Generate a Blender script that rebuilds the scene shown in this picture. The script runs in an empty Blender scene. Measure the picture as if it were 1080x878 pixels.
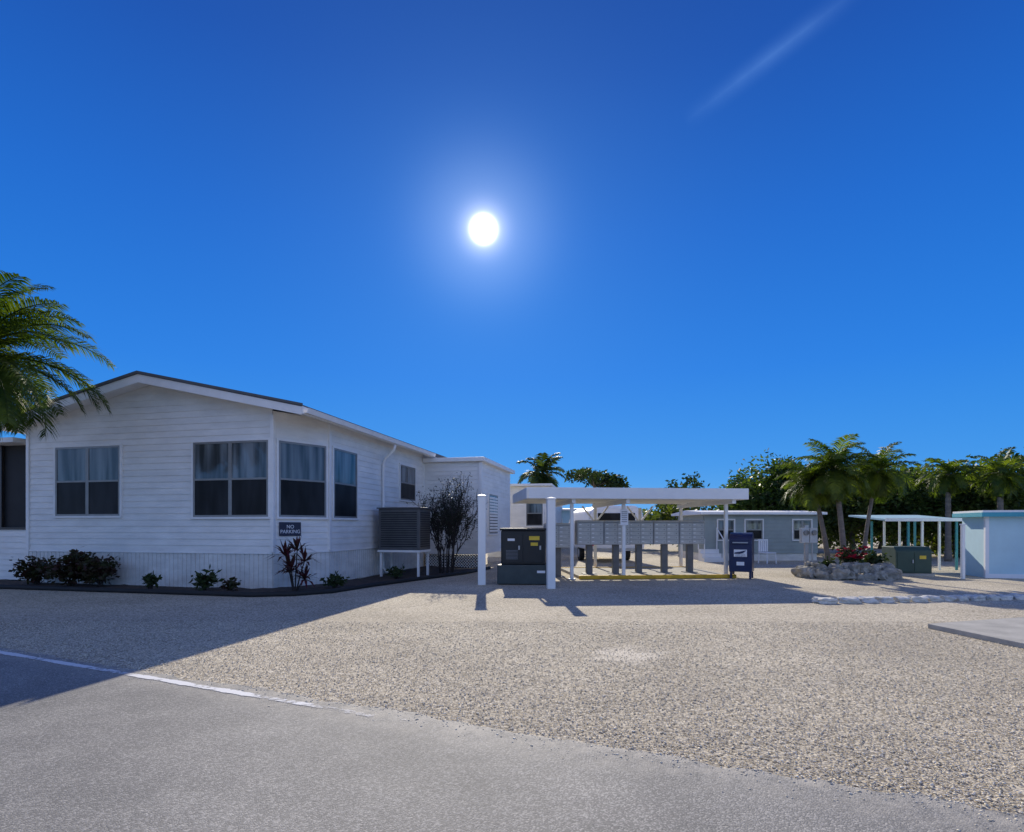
import bpy, bmesh, math, random
import numpy as np
from mathutils import Vector, Matrix, noise
random.seed(7); rng = np.random.default_rng(7)
S = bpy.context.scene; C = S.collection
R = math.radians; PI = math.pi
F, HZ, CX, CAMZ = 600.0, 556.0, 540.0, 1.45

# ------------------------------------------------------------------ materials
def nm(name):
    m = bpy.data.materials.new(name); m.use_nodes = True
    nt = m.node_tree; b = nt.nodes['Principled BSDF']
    return m, nt, b
def nd(nt, t, **kw):
    n = nt.nodes.new(t)
    for k, v in kw.items(): setattr(n, k, v)
    return n
def pmat(name, col, rough=.6, var=.12, scale=3.0, bump=0, bscale=40, metal=0, spec=.5, stretch=(1,1,1), detail=5):
    m, nt, b = nm(name)
    tc = nd(nt, 'ShaderNodeTexCoord'); mp = nd(nt, 'ShaderNodeMapping'); mp.inputs['Scale'].default_value = stretch
    nt.links.new(tc.outputs['Object'], mp.inputs['Vector'])
    nz = nd(nt, 'ShaderNodeTexNoise'); nz.inputs['Scale'].default_value = scale; nz.inputs['Detail'].default_value = detail
    nz.inputs['Roughness'].default_value = .65
    nt.links.new(mp.outputs[0], nz.inputs['Vector'])
    rp = nd(nt, 'ShaderNodeValToRGB'); e = rp.color_ramp.elements
    e[0].position = .3; e[1].position = .72
    e[0].color = (*[c*(1-var) for c in col], 1); e[1].color = (*[min(1, c*(1+var)) for c in col], 1)
    nt.links.new(nz.outputs['Fac'], rp.inputs[0]); nt.links.new(rp.outputs[0], b.inputs['Base Color'])
    b.inputs['Roughness'].default_value = rough; b.inputs['Metallic'].default_value = metal
    b.inputs['Specular IOR Level'].default_value = spec
    if bump:
        n2 = nd(nt, 'ShaderNodeTexNoise'); n2.inputs['Scale'].default_value = bscale; n2.inputs['Detail'].default_value = 4
        nt.links.new(mp.outputs[0], n2.inputs['Vector'])
        bp = nd(nt, 'ShaderNodeBump'); bp.inputs['Strength'].default_value = bump; bp.inputs['Distance'].default_value = .02
        nt.links.new(n2.outputs['Fac'], bp.inputs['Height']); nt.links.new(bp.outputs[0], b.inputs['Normal'])
    return m
def leafmat(name, c1, c2, scale=1.3, trans=.35, rough=.5):
    m, nt, b = nm(name)
    out = nt.nodes['Material Output']
    g = nd(nt, 'ShaderNodeNewGeometry')
    nz = nd(nt, 'ShaderNodeTexNoise'); nz.inputs['Scale'].default_value = scale; nz.inputs['Detail'].default_value = 3
    nt.links.new(g.outputs['Position'], nz.inputs['Vector'])
    rp = nd(nt, 'ShaderNodeValToRGB'); e = rp.color_ramp.elements
    e[0].position = .35; e[1].position = .65; e[0].color = (*c1, 1); e[1].color = (*c2, 1)
    nt.links.new(nz.outputs['Fac'], rp.inputs[0]); nt.links.new(rp.outputs[0], b.inputs['Base Color'])
    b.inputs['Roughness'].default_value = rough; b.inputs['Specular IOR Level'].default_value = .3
    tr = nd(nt, 'ShaderNodeBsdfTranslucent')
    mu = nd(nt, 'ShaderNodeMix', data_type='RGBA', blend_type='MULTIPLY'); mu.inputs[0].default_value = 1
    nt.links.new(rp.outputs[0], mu.inputs[6]); mu.inputs[7].default_value = (1.9, 2.0, .55, 1)
    nt.links.new(mu.outputs[2], tr.inputs['Color'])
    mx = nd(nt, 'ShaderNodeMixShader'); mx.inputs[0].default_value = trans
    nt.links.new(b.outputs[0], mx.inputs[1]); nt.links.new(tr.outputs[0], mx.inputs[2]); nt.links.new(mx.outputs[0], out.inputs['Surface'])
    return m

M = {}
M['siding'] = pmat('white_siding', (.80,.785,.74), .5, .12, 1.2, .05, 60, stretch=(1,1,3))
M['skirt'] = pmat('white_skirting', (.70,.69,.65), .6, .18, 1.6, stretch=(1,1,2.5))
M['trim'] = pmat('white_trim', (.83,.82,.79), .45, .08, 2)
M['roof'] = pmat('grey_roofing', (.10,.105,.11), .7, .2, 2)
M['bronze'] = pmat('bronze_frame', (.035,.03,.028), .4, .2, 4)
M['alu'] = pmat('aluminium_sash', (.26,.26,.25), .4, .12, 4, metal=.3)
M['soil'] = pmat('dark_soil', (.05,.038,.03), .95, .5, 6, .8, 25)
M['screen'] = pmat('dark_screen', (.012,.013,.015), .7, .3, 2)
M['acmetal'] = pmat('ac_metal', (.10,.10,.098), .5, .2, 3, metal=.1)
M['acdark'] = pmat('ac_coil', (.018,.018,.019), .6, .3, 6)
M['galv'] = pmat('galvanised', (.42,.43,.44), .42, .12, 5, metal=.5)
M['boxgrey'] = pmat('mailbox_grey', (.36,.37,.37), .45, .10, 4, metal=.1)
M['doorgrey'] = pmat('mailbox_door_grey', (.50,.51,.49), .4, .10, 6, metal=.1)
M['pedestal'] = pmat('pedestal_grey', (.13,.135,.14), .5, .2, 4)
M['paint'] = pmat('canopy_white', (.86,.86,.83), .5, .05, 2)
M['yellow'] = pmat('yellow_kerb', (.62,.37,.02), .65, .25, 5, .2, 50)
M['concrete'] = pmat('concrete', (.42,.40,.35), .9, .18, 3, .35, 60)
M['rock'] = pmat('limestone', (.33,.31,.26), .95, .5, 5, 1.0, 9)
M['whitestone'] = pmat('white_stone', (.70,.67,.59), .9, .2, 6, .6, 22)
M['navy'] = pmat('navy_paint', (.008,.016,.07), .35, .2, 4)
M['black'] = pmat('black_steel', (.016,.017,.016), .45, .3, 4)
M['darkgreen'] = pmat('dark_green_tank', (.05,.065,.062), .5, .2, 4)
M['transf'] = pmat('green_utility', (.035,.07,.05), .5, .15, 3)
M['white'] = pmat('plain_white', (.85,.85,.85), .5, .03, 3)
M['stick_y'] = pmat('yellow_sticker', (.75,.52,.04), .5, .08, 6)
M['red'] = pmat('red_petal', (.62,.02,.07), .5, .3, 8)
M['teal'] = pmat('teal_paint', (.04,.26,.29), .5, .12, 3)
M['paleblue'] = pmat('pale_blue_wall', (.50,.70,.76), .6, .06, 2)
M['tealroof'] = pmat('teal_roof', (.06,.36,.45), .5, .1, 3)
M['paleteal'] = pmat('pale_teal_awning', (.42,.62,.66), .5, .1, 3)
M['trailer'] = pmat('trailer_wall', (.30,.345,.33), .55, .1, 2)
M['signblue'] = pmat('sign_dark_blue', (.012,.018,.05), .4, .1, 3)
M['bark'] = pmat('bark', (.13,.105,.08), .95, .35, 6, .9, 20, stretch=(1,1,.4))
M['palmbark'] = pmat('palm_bark', (.20,.17,.14), .95, .3, 5, .8, 18, stretch=(1,1,3))
M['deadfrond'] = pmat('dead_frond', (.16,.11,.06), .9, .3, 6)
M['twig'] = pmat('twig', (.035,.028,.025), .9, .3, 5)
M['tyre'] = pmat('rubber', (.02,.02,.02), .8, .2, 6)
M['palm'] = leafmat('palm_leaf', (.042,.078,.015), (.125,.16,.028), 2.5, .46)
M['palmleft'] = leafmat('palm_leaf_deep', (.03,.062,.013), (.105,.14,.025), 2.2, .46)
M['palmdark'] = leafmat('palm_leaf_dark', (.022,.042,.015), (.065,.09,.024), 2, .35)
M['leaf'] = leafmat('tree_leaf', (.024,.052,.014), (.095,.135,.03), .9, .4)
M['leafb'] = leafmat('tree_leaf_olive', (.036,.06,.016), (.12,.145,.035), .9, .4)
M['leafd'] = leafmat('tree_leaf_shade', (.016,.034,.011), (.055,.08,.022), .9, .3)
M['croton'] = leafmat('croton_leaf', (.05,.018,.018), (.04,.05,.018), 6, .25)
M['cordy'] = leafmat('cordyline_leaf', (.10,.015,.03), (.05,.03,.025), 4, .35)
M['shrub'] = leafmat('shrub_leaf', (.022,.042,.016), (.05,.07,.026), 5, .25)
M['darkshrub'] = leafmat('dark_shrub_leaf', (.014,.02,.012), (.028,.037,.017), 5, .15)
def glass(name, col, rough, lo=.5, hi=1.4, spec=.7, st=(2.2,2.2,.6)):
    m, nt, b = nm(name)
    tc = nd(nt, 'ShaderNodeTexCoord'); nz = nd(nt, 'ShaderNodeTexNoise'); nz.inputs['Scale'].default_value = 1.4
    mp = nd(nt, 'ShaderNodeMapping'); mp.inputs['Scale'].default_value = st
    nt.links.new(tc.outputs['Object'], mp.inputs['Vector']); nt.links.new(mp.outputs[0], nz.inputs['Vector'])
    rp = nd(nt, 'ShaderNodeValToRGB'); e = rp.color_ramp.elements; e[0].position = .35; e[1].position = .65
    e[0].color = (*[c*lo for c in col], 1); e[1].color = (*[c*hi for c in col], 1)
    nt.links.new(nz.outputs['Fac'], rp.inputs[0]); nt.links.new(rp.outputs[0], b.inputs['Base Color'])
    b.inputs['Roughness'].default_value = rough; b.inputs['Specular IOR Level'].default_value = spec
    n2 = nd(nt, 'ShaderNodeTexNoise'); n2.inputs['Scale'].default_value = 1.6; nt.links.new(tc.outputs['Object'], n2.inputs['Vector'])
    bp = nd(nt, 'ShaderNodeBump'); bp.inputs['Strength'].default_value = .06; nt.links.new(n2.outputs['Fac'], bp.inputs['Height'])
    nt.links.new(bp.outputs[0], b.inputs['Normal'])
    return m
M['glassup'] = glass('glass_upper', (.13,.145,.15), .05, .35, 1.6, .7, (3.2,3.2,.35))
M['glasslow'] = glass('glass_screened', (.012,.013,.015), .4, .5, 1.8, .2)

def gravelmat():
    m, nt, b = nm('gravel')
    L = nt.links.new
    g = nd(nt, 'ShaderNodeNewGeometry')
    v = nd(nt, 'ShaderNodeTexVoronoi'); v.inputs['Scale'].default_value = 46; L(g.outputs['Position'], v.inputs['Vector'])
    sep = nd(nt, 'ShaderNodeSeparateColor'); L(v.outputs['Color'], sep.inputs[0])
    rp = nd(nt, 'ShaderNodeValToRGB'); e = rp.color_ramp.elements
    e[0].color = (.38,.325,.235,1); e[1].color = (.88,.80,.64,1); e.new(.45).color = (.67,.59,.445,1)
    L(sep.outputs[0], rp.inputs[0])
    n1 = nd(nt, 'ShaderNodeTexNoise'); n1.inputs['Scale'].default_value = .5; n1.inputs['Detail'].default_value = 7; n1.inputs['Roughness'].default_value=.58; L(g.outputs['Position'], n1.inputs['Vector'])
    r1 = nd(nt, 'ShaderNodeValToRGB'); e = r1.color_ramp.elements; e[0].position=.36; e[1].position=.66
    e[0].color=(.82,.805,.78,1); e[1].color=(1.08,1.07,1.04,1); L(n1.outputs['Fac'], r1.inputs[0])
    mu = nd(nt, 'ShaderNodeMix', data_type='RGBA', blend_type='MULTIPLY'); mu.inputs[0].default_value = 1
    L(rp.outputs[0], mu.inputs[6]); L(r1.outputs[0], mu.inputs[7])
    r2 = nd(nt, 'ShaderNodeMapRange'); r2.inputs[1].default_value=.25; r2.inputs[2].default_value=.75; r2.inputs[3].default_value=1; r2.inputs[4].default_value=.64
    L(v.outputs['Distance'], r2.inputs[0])
    mu2 = nd(nt, 'ShaderNodeMix', data_type='RGBA', blend_type='MULTIPLY'); mu2.inputs[0].default_value = 1
    L(mu.outputs[2], mu2.inputs[6]); L(r2.outputs[0], mu2.inputs[7])
    d = nd(nt, 'ShaderNodeVectorMath', operation='DISTANCE'); d.inputs[1].default_value=(1.25,6.45,0)
    n3 = nd(nt, 'ShaderNodeTexNoise'); n3.inputs['Scale'].default_value = 3; n3.inputs['Detail'].default_value = 6; n3.inputs['Roughness'].default_value=.7; L(g.outputs['Position'], n3.inputs['Vector'])
    L(g.outputs['Position'], d.inputs[0])
    n3s = nd(nt, 'ShaderNodeMath', operation='MULTIPLY'); L(n3.outputs['Fac'], n3s.inputs[0]); n3s.inputs[1].default_value=1.8
    ad = nd(nt, 'ShaderNodeMath', operation='ADD'); L(d.outputs['Value'], ad.inputs[0]); L(n3s.outputs[0], ad.inputs[1])
    r3 = nd(nt, 'ShaderNodeMapRange'); r3.inputs[1].default_value=.95; r3.inputs[2].default_value=1.45; r3.inputs[3].default_value=.85; r3.inputs[4].default_value=0
    L(ad.outputs[0], r3.inputs[0])
    mx = nd(nt, 'ShaderNodeMix', data_type='RGBA'); L(r3.outputs[0], mx.inputs[0]); L(mu2.outputs[2], mx.inputs[6]); mx.inputs[7].default_value=(.80,.72,.57,1)
    L(mx.outputs[2], b.inputs['Base Color'])
    b.inputs['Roughness'].default_value=.9; b.inputs['Specular IOR Level'].default_value=.2
    n4 = nd(nt, 'ShaderNodeTexNoise'); n4.inputs['Scale'].default_value = 1.8; n4.inputs['Detail'].default_value = 3; L(g.outputs['Position'], n4.inputs['Vector'])
    bp = nd(nt, 'ShaderNodeBump'); bp.inputs['Strength'].default_value=.6; bp.inputs['Distance'].default_value=.010; bp.invert=True
    L(v.outputs['Distance'], bp.inputs['Height'])
    bp2 = nd(nt, 'ShaderNodeBump'); bp2.inputs['Strength'].default_value=.35; bp2.inputs['Distance'].default_value=.06
    L(n4.outputs['Fac'], bp2.inputs['Height']); L(bp.outputs[0], bp2.inputs['Normal'])
    L(bp2.outputs[0], b.inputs['Normal'])
    return m
def asphaltmat():
    m, nt, b = nm('asphalt'); L = nt.links.new
    g = nd(nt, 'ShaderNodeNewGeometry')
    v = nd(nt, 'ShaderNodeTexVoronoi'); v.inputs['Scale'].default_value = 120; L(g.outputs['Position'], v.inputs['Vector'])
    sep = nd(nt, 'ShaderNodeSeparateColor'); L(v.outputs['Color'], sep.inputs[0])
    rp = nd(nt, 'ShaderNodeValToRGB'); e = rp.color_ramp.elements
    e[0].color=(.19,.184,.168,1); e[1].color=(.44,.42,.38,1); e.new(.6).color=(.25,.242,.222,1)
    L(sep.outputs[0], rp.inputs[0])
    n1 = nd(nt, 'ShaderNodeTexNoise'); n1.inputs['Scale'].default_value=.9; n1.inputs['Detail'].default_value=8; n1.inputs['Roughness'].default_value=.62; L(g.outputs['Position'], n1.inputs['Vector'])
    r1 = nd(nt, 'ShaderNodeValToRGB'); e=r1.color_ramp.elements; e[0].position=.33; e[1].position=.7; e[0].color=(.76,.76,.76,1); e[1].color=(1.28,1.26,1.22,1)
    L(n1.outputs['Fac'], r1.inputs[0])
    mu = nd(nt, 'ShaderNodeMix', data_type='RGBA', blend_type='MULTIPLY'); mu.inputs[0].default_value=1
    L(rp.outputs[0], mu.inputs[6]); L(r1.outputs[0], mu.inputs[7])
    dt = nd(nt, 'ShaderNodeVectorMath', operation='DOT_PRODUCT'); dt.inputs[1].default_value=(NRM.x,NRM.y,0); L(g.outputs['Position'], dt.inputs[0])
    r3 = nd(nt, 'ShaderNodeMapRange'); base = P0.dot(NRM); r3.inputs[1].default_value=base-.45; r3.inputs[2].default_value=base+.02; r3.inputs[3].default_value=0; r3.inputs[4].default_value=1.1
    L(dt.outputs['Value'], r3.inputs[0])
    n5 = nd(nt, 'ShaderNodeTexNoise'); n5.inputs['Scale'].default_value=6; n5.inputs['Detail'].default_value=7; n5.inputs['Roughness'].default_value=.7; L(g.outputs['Position'], n5.inputs['Vector'])
    r5 = nd(nt, 'ShaderNodeMapRange'); r5.inputs[1].default_value=.38; r5.inputs[2].default_value=.65; L(n5.outputs['Fac'], r5.inputs[0])
    ml = nd(nt, 'ShaderNodeMath', operation='MULTIPLY'); ml.use_clamp=True; L(r3.outputs[0], ml.inputs[0]); L(r5.outputs[0], ml.inputs[1])
    mx = nd(nt, 'ShaderNodeMix', data_type='RGBA'); L(ml.outputs[0], mx.inputs[0]); L(mu.outputs[2], mx.inputs[6]); mx.inputs[7].default_value=(.49,.45,.37,1)
    L(mx.outputs[2], b.inputs['Base Color'])
    b.inputs['Roughness'].default_value=.75; b.inputs['Specular IOR Level'].default_value=.3
    bp = nd(nt, 'ShaderNodeBump'); bp.inputs['Strength'].default_value=.45; bp.inputs['Distance'].default_value=.005; bp.invert=True
    L(v.outputs['Distance'], bp.inputs['Height'])
    bp2 = nd(nt, 'ShaderNodeBump'); bp2.inputs['Strength'].default_value=.25; bp2.inputs['Distance'].default_value=.03
    L(n1.outputs['Fac'], bp2.inputs['Height']); L(bp.outputs[0], bp2.inputs['Normal']); L(bp2.outputs[0], b.inputs['Normal'])
    return m
def linemat():
    m, nt, b = nm('worn_line'); L = nt.links.new; out=nt.nodes['Material Output']
    g = nd(nt, 'ShaderNodeNewGeometry')
    n1 = nd(nt, 'ShaderNodeTexNoise'); n1.inputs['Scale'].default_value=16; n1.inputs['Detail'].default_value=10; n1.inputs['Roughness'].default_value=.8; L(g.outputs['Position'], n1.inputs['Vector'])
    n2 = nd(nt, 'ShaderNodeTexNoise'); n2.inputs['Scale'].default_value=2.2; n2.inputs['Detail'].default_value=3; L(g.outputs['Position'], n2.inputs['Vector'])
    ad = nd(nt, 'ShaderNodeMath', operation='ADD'); L(n1.outputs['Fac'], ad.inputs[0]); L(n2.outputs['Fac'], ad.inputs[1])
    sp = nd(nt, 'ShaderNodeSeparateXYZ'); L(g.outputs['Position'], sp.inputs[0])
    r0 = nd(nt, 'ShaderNodeMapRange'); r0.inputs[1].default_value=-2.3; r0.inputs[2].default_value=-.7; r0.inputs[3].default_value=.10; r0.inputs[4].default_value=-.26; L(sp.outputs[0], r0.inputs[0])
    ad2 = nd(nt, 'ShaderNodeMath', operation='ADD'); L(ad.outputs[0], ad2.inputs[0]); L(r0.outputs[0], ad2.inputs[1])
    dt = nd(nt, 'ShaderNodeVectorMath', operation='DOT_PRODUCT'); dt.inputs[1].default_value=(NRM.x,NRM.y,0); L(g.outputs['Position'], dt.inputs[0])
    sb = nd(nt, 'ShaderNodeMath', operation='SUBTRACT'); L(dt.outputs['Value'], sb.inputs[0]); sb.inputs[1].default_value=P0.dot(NRM)-.155
    ab = nd(nt, 'ShaderNodeMath', operation='ABSOLUTE'); L(sb.outputs[0], ab.inputs[0])
    re = nd(nt, 'ShaderNodeMapRange'); re.inputs[1].default_value=.03; re.inputs[2].default_value=.065; re.inputs[3].default_value=0; re.inputs[4].default_value=-.5; L(ab.outputs[0], re.inputs[0])
    ad3 = nd(nt, 'ShaderNodeMath', operation='ADD'); L(ad2.outputs[0], ad3.inputs[0]); L(re.outputs[0], ad3.inputs[1])
    rf = nd(nt, 'ShaderNodeMapRange'); rf.inputs[1].default_value=.84; rf.inputs[2].default_value=1.02; L(ad3.outputs[0], rf.inputs[0])
    b.inputs['Base Color'].default_value=(.80,.79,.76,1); b.inputs['Roughness'].default_value=.8
    tr=nd(nt,'ShaderNodeBsdfTransparent'); mx=nd(nt,'ShaderNodeMixShader'); L(rf.outputs[0],mx.inputs[0]); L(tr.outputs[0],mx.inputs[1]); L(b.outputs[0],mx.inputs[2]); L(mx.outputs[0],out.inputs['Surface'])
    return m
P0 = Vector((-6.17,6.85,0)); DIR = Vector((.910,-.415,0)).normalized(); NRM = Vector((-DIR.y,DIR.x,0))
M['gravel'] = gravelmat(); M['asphalt'] = asphaltmat(); M['line'] = linemat()
def pebmat():
    m, nt, b = nm('pebble')
    a = nd(nt, 'ShaderNodeAttribute'); a.attribute_name='col'
    nt.links.new(a.outputs['Color'], b.inputs['Base Color']); b.inputs['Roughness'].default_value=.85; b.inputs['Specular IOR Level'].default_value=.25
    return m
M['pebble'] = pebmat()

# ------------------------------------------------------------------ mesh helpers
class MB:
    def __init__(s): s.v=[]; s.f=[]
    def add(s, vs, fs):
        o=len(s.v); s.v += [tuple(v) for v in vs]; s.f += [tuple(i+o for i in f) for f in fs]; return s
    def box(s, c, d, rz=0):
        x,y,z=[k/2 for k in d]; ca,sa=math.cos(rz),math.sin(rz)
        vs=[]
        for a,b,e in ((-1,-1,-1),(1,-1,-1),(1,1,-1),(-1,1,-1),(-1,-1,1),(1,-1,1),(1,1,1),(-1,1,1)):
            px,py=a*x,b*y; vs.append((c[0]+px*ca-py*sa, c[1]+px*sa+py*ca, c[2]+e*z))
        return s.add(vs,[(3,2,1,0),(4,5,6,7),(0,1,5,4),(1,2,6,5),(2,3,7,6),(3,0,4,7)])
    def bb(s, x0,x1,y0,y1,z0,z1): return s.box(((x0+x1)/2,(y0+y1)/2,(z0+z1)/2),(x1-x0,y1-y0,z1-z0))
    def obox(s, p, u, s0,s1,z0,z1,d0,d1):
        n=Vector((u[1],-u[0])); p=Vector(p); u=Vector(u)
        def q(a,d,z): k=p+u*a+n*d; return (k.x,k.y,z)
        vs=[q(s0,d1,z0),q(s1,d1,z0),q(s1,d0,z0),q(s0,d0,z0),q(s0,d1,z1),q(s1,d1,z1),q(s1,d0,z1),q(s0,d0,z1)]
        return s.add(vs,[(3,2,1,0),(4,5,6,7),(0,1,5,4),(1,2,6,5),(2,3,7,6),(3,0,4,7)])
    def tube(s, pts, rad, seg=8, cap=True):
        pts=[Vector(p) for p in pts]; n=len(pts)
        if not hasattr(rad,'__len__'): rad=[rad]*n
        vs=[]; up=None
        for i,p in enumerate(pts):
            t=(pts[min(i+1,n-1)]-pts[max(i-1,0)]).normalized()
            if up is None: up=Vector((1,0,0)) if abs(t.x)<.9 else Vector((0,1,0))
            a=t.cross(up).normalized(); b=a.cross(t).normalized(); up=b
            for k in range(seg):
                w=2*PI*k/seg; vs.append(p+(a*math.cos(w)+b*math.sin(w))*rad[i])
        fs=[]
        for i in range(n-1):
            for k in range(seg):
                k2=(k+1)%seg; fs.append((i*seg+k,i*seg+k2,(i+1)*seg+k2,(i+1)*seg+k))
        if cap: fs.append(tuple(range(seg))[::-1]); fs.append(tuple((n-1)*seg+k for k in range(seg)))
        return s.add(vs,fs)
    def prism(s, poly, axis, a0, a1):
        n=len(poly)
        def mk(p,a): return (p[0],a,p[1]) if axis=='y' else ((a,p[0],p[1]) if axis=='x' else (p[0],p[1],a))
        vs=[mk(p,a0) for p in poly]+[mk(p,a1) for p in poly]
        fs=[tuple(range(n)),tuple(range(2*n-1,n-1,-1))]+[(i,i+n,(i+1)%n+n,(i+1)%n) for i in range(n)]
        return s.add(vs,fs)
    def build(s, name, m, parent=None, smooth=False, bevel=0, loc=None, fix=True):
        me=bpy.data.meshes.new(name); me.from_pydata(s.v,[],s.f); me.materials.append(m)
        if fix:
            bm=bmesh.new(); bm.from_mesh(me); bmesh.ops.recalc_face_normals(bm,faces=bm.faces); bm.to_mesh(me); bm.free()
        if smooth:
            for p in me.polygons: p.use_smooth=True
        o=bpy.data.objects.new(name,me); C.objects.link(o); o.parent=parent
        if loc is not None: o.location=loc
        if bevel:
            b=o.modifiers.new('bevel','BEVEL'); b.width=bevel; b.segments=2; b.limit_method='ANGLE'
        return o
def tag(o,label=None,cat=None,group=None,kind=None):
    if label: o['label']=label
    if cat: o['category']=cat
    if group: o['group']=group
    if kind: o['kind']=kind
    return o
def thing(name,label,cat,loc=(0,0,0),rz=0,group=None):
    o=bpy.data.objects.new(name,None); C.objects.link(o); o.location=loc; o.rotation_euler=(0,0,rz)
    o.empty_display_size=.1
    return tag(o,label,cat,group)
def copy_tree(o,parent=None):
    c=o.copy(); C.objects.link(c); c.parent=parent
    for ch in [k for k in C.objects if k.parent==o]: copy_tree(ch,c)
    return c
def fast_mesh(name,V,Fc,m,parent=None,col=None,smooth=False):
    me=bpy.data.meshes.new(name); k=Fc.shape[1]
    me.vertices.add(len(V)); me.vertices.foreach_set('co',V.astype(np.float32).ravel())
    me.loops.add(Fc.size); me.loops.foreach_set('vertex_index',Fc.astype(np.int32).ravel())
    me.polygons.add(len(Fc)); me.polygons.foreach_set('loop_start',np.arange(0,Fc.size,k,dtype=np.int32))
    me.update(calc_edges=True); me.validate()
    if col is not None:
        a=me.attributes.new('col','FLOAT_COLOR','POINT'); a.data.foreach_set('color',col.astype(np.float32).ravel())
    me.materials.append(m)
    o=bpy.data.objects.new(name,me); C.objects.link(o); o.parent=parent
    return o
def text(name,body,size,m,parent,loc,rot,align='CENTER',ext=.002):
    cu=bpy.data.curves.new(name,'FONT'); cu.body=body; cu.size=size; cu.align_x=align; cu.align_y='CENTER'; cu.extrude=ext; cu.space_line=.95
    t=bpy.data.objects.new(name,cu); C.objects.link(t); bpy.context.view_layer.update()
    me=bpy.data.meshes.new_from_object(t.evaluated_get(bpy.context.evaluated_depsgraph_get()))
    bpy.data.objects.remove(t); me.materials.clear(); me.materials.append(m)
    o=bpy.data.objects.new(name,me); C.objects.link(o); o.parent=parent; o.location=loc; o.rotation_euler=rot
    return o
def at(px,py):
    Y=CAMZ*F/(py-HZ); return Vector(((px-CX)/F*Y,Y,0))

# ------------------------------------------------------------------ ground
g=MB(); N=600
g.add([(-N,-N,0),(N,-N,0),(N,N,0),(-N,N,0)],[(0,1,2,3)])
tag(g.build('ground',M['gravel']),kind='structure')
vs=[];fs=[]; ts=np.concatenate([np.arange(-90,-9,3),np.arange(-9,14,.05),np.arange(14,90,3)])
for i,t in enumerate(ts):
    j=.06*noise.noise(Vector((t*.8,3.1,0)))+.05*noise.noise(Vector((t*4,1.7,0)))+.04*noise.noise(Vector((t*13,.7,0)))
    p=P0+DIR*t+NRM*j; q=P0+DIR*t-NRM*7.5
    vs+=[(p.x,p.y,.004),(q.x,q.y,.004)]
    if i: fs.append((2*i-2,2*i-1,2*i+1,2*i))
r=MB(); r.add(vs,fs); tag(r.build('road',M['asphalt']),kind='structure')
vs=[];fs=[]
for i,t in enumerate(np.arange(-14,6.2,.1)):
    a=P0+DIR*t-NRM*.085; b=P0+DIR*t-NRM*.225
    vs+=[(a.x,a.y,.008),(b.x,b.y,.008)]
    if i: fs.append((2*i-2,2*i-1,2*i+1,2*i))
r=MB(); r.add(vs,fs); tag(r.build('road_marking',M['line']),kind='structure')
def pebbles(n):
    Y=2.2+6.5*rng.random(n)**1.4; X=Y*rng.uniform(-1.02,1.02,n)
    d=(X-P0.x)*NRM.x+(Y-P0.y)*NRM.y
    keep=(d>-rng.exponential(.08,n))
    far=(d<-.35)&(rng.random(n)<.8); keep&=~far
    keep&=(d>0)|(rng.random(n)<.4)
    X,Y=X[keep],Y[keep]; n=len(X)
    rad=rng.uniform(.004,.0085,n)*(1+.5*(rng.random(n)<.12))
    base=np.array([(1,0,0),(-1,0,0),(0,1,0),(0,-1,0),(0,0,1),(0,0,-1)],float)
    V=base[None]*rng.uniform(.65,1.35,(n,6,1))*rad[:,None,None]+rng.normal(0,.22,(n,6,3))*rad[:,None,None]
    a=rng.uniform(0,2*PI,n); ca,sa=np.cos(a)[:,None],np.sin(a)[:,None]
    x=V[:,:,0]*ca-V[:,:,1]*sa; y=V[:,:,0]*sa+V[:,:,1]*ca; z=V[:,:,2]*.48
    V=np.stack([x+X[:,None],y+Y[:,None],z+rad[:,None]*.2+.004],-1).reshape(-1,3)
    f=np.array([(0,2,4),(2,1,4),(1,3,4),(3,0,4),(2,0,5),(1,2,5),(3,1,5),(0,3,5)])
    Fc=(f[None]+6*np.arange(n)[:,None,None]).reshape(-1,3)
    t=rng.random(n)**.7; c=np.stack([.48+.44*t,.42+.41*t,.30+.36*t,np.ones(n)],-1)
    return V,Fc,np.repeat(c,6,0)
V,Fc,c=pebbles(115000)
tag(fast_mesh('gravel',V,Fc,M['pebble'],col=c),'loose pale gravel stones spread along the road edge','gravel',kind='stuff')

# ------------------------------------------------------------------ white house
HR=R(-12.5); K=Vector((-4.78,12.74,0))
hb=Vector((math.sin(-HR),math.cos(HR),0)); hu=Vector((math.cos(HR),math.sin(HR),0))
def HW(x,y,z=0): return K+hu*x+hb*y+Vector((0,0,z))
house=thing('mobile_home','large white sided mobile home with dark grey gable roof, filling the left of the photo','house',K,HR)
def lap(mb,p0,p1,z0,z1,course=.15,clip=None,out=.02):
    p0=Vector(p0);p1=Vector(p1);L=(p1-p0).length;u=(p1-p0)/L;n=Vector((u.y,-u.x))
    z=z0
    while z<z1-.01:
        zt=min(z+course,z1)
        a0,b0=clip(z) if clip else (0,L); a1,b1=clip(zt) if clip else (0,L)
        if b1<=a1: b1=a1=(a1+b1)/2
        if b0<=a0: break
        q=lambda s,d,zz:(p0.x+u.x*s+n.x*d,p0.y+u.y*s+n.y*d,zz)
        mb.add([q(a0,out,z),q(b0,out,z),q(b1,.003,zt),q(a1,.003,zt),q(a0,.003,z),q(b0,.003,z)],[(0,1,2,3),(4,5,1,0)])
        z=zt
XR,ZR,SL=-3.85,4.88,.22
SK=.87; WL=7.62
w=MB()
def gab(z):
    a=XR-(ZR-z)/SL; b=XR+(ZR-z)/SL
    return max(0,a+WL), min(WL-.65,b+WL)
lap(w,(-WL,0),(-.65,0),SK,4.84,clip=gab)
lap(w,(-.65,0),(0,1.29),SK,4.08); lap(w,(0,1.29),(0,11.6),SK,4.02); lap(w,(-WL,11.6),(-WL,0),0,4.05)
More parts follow.
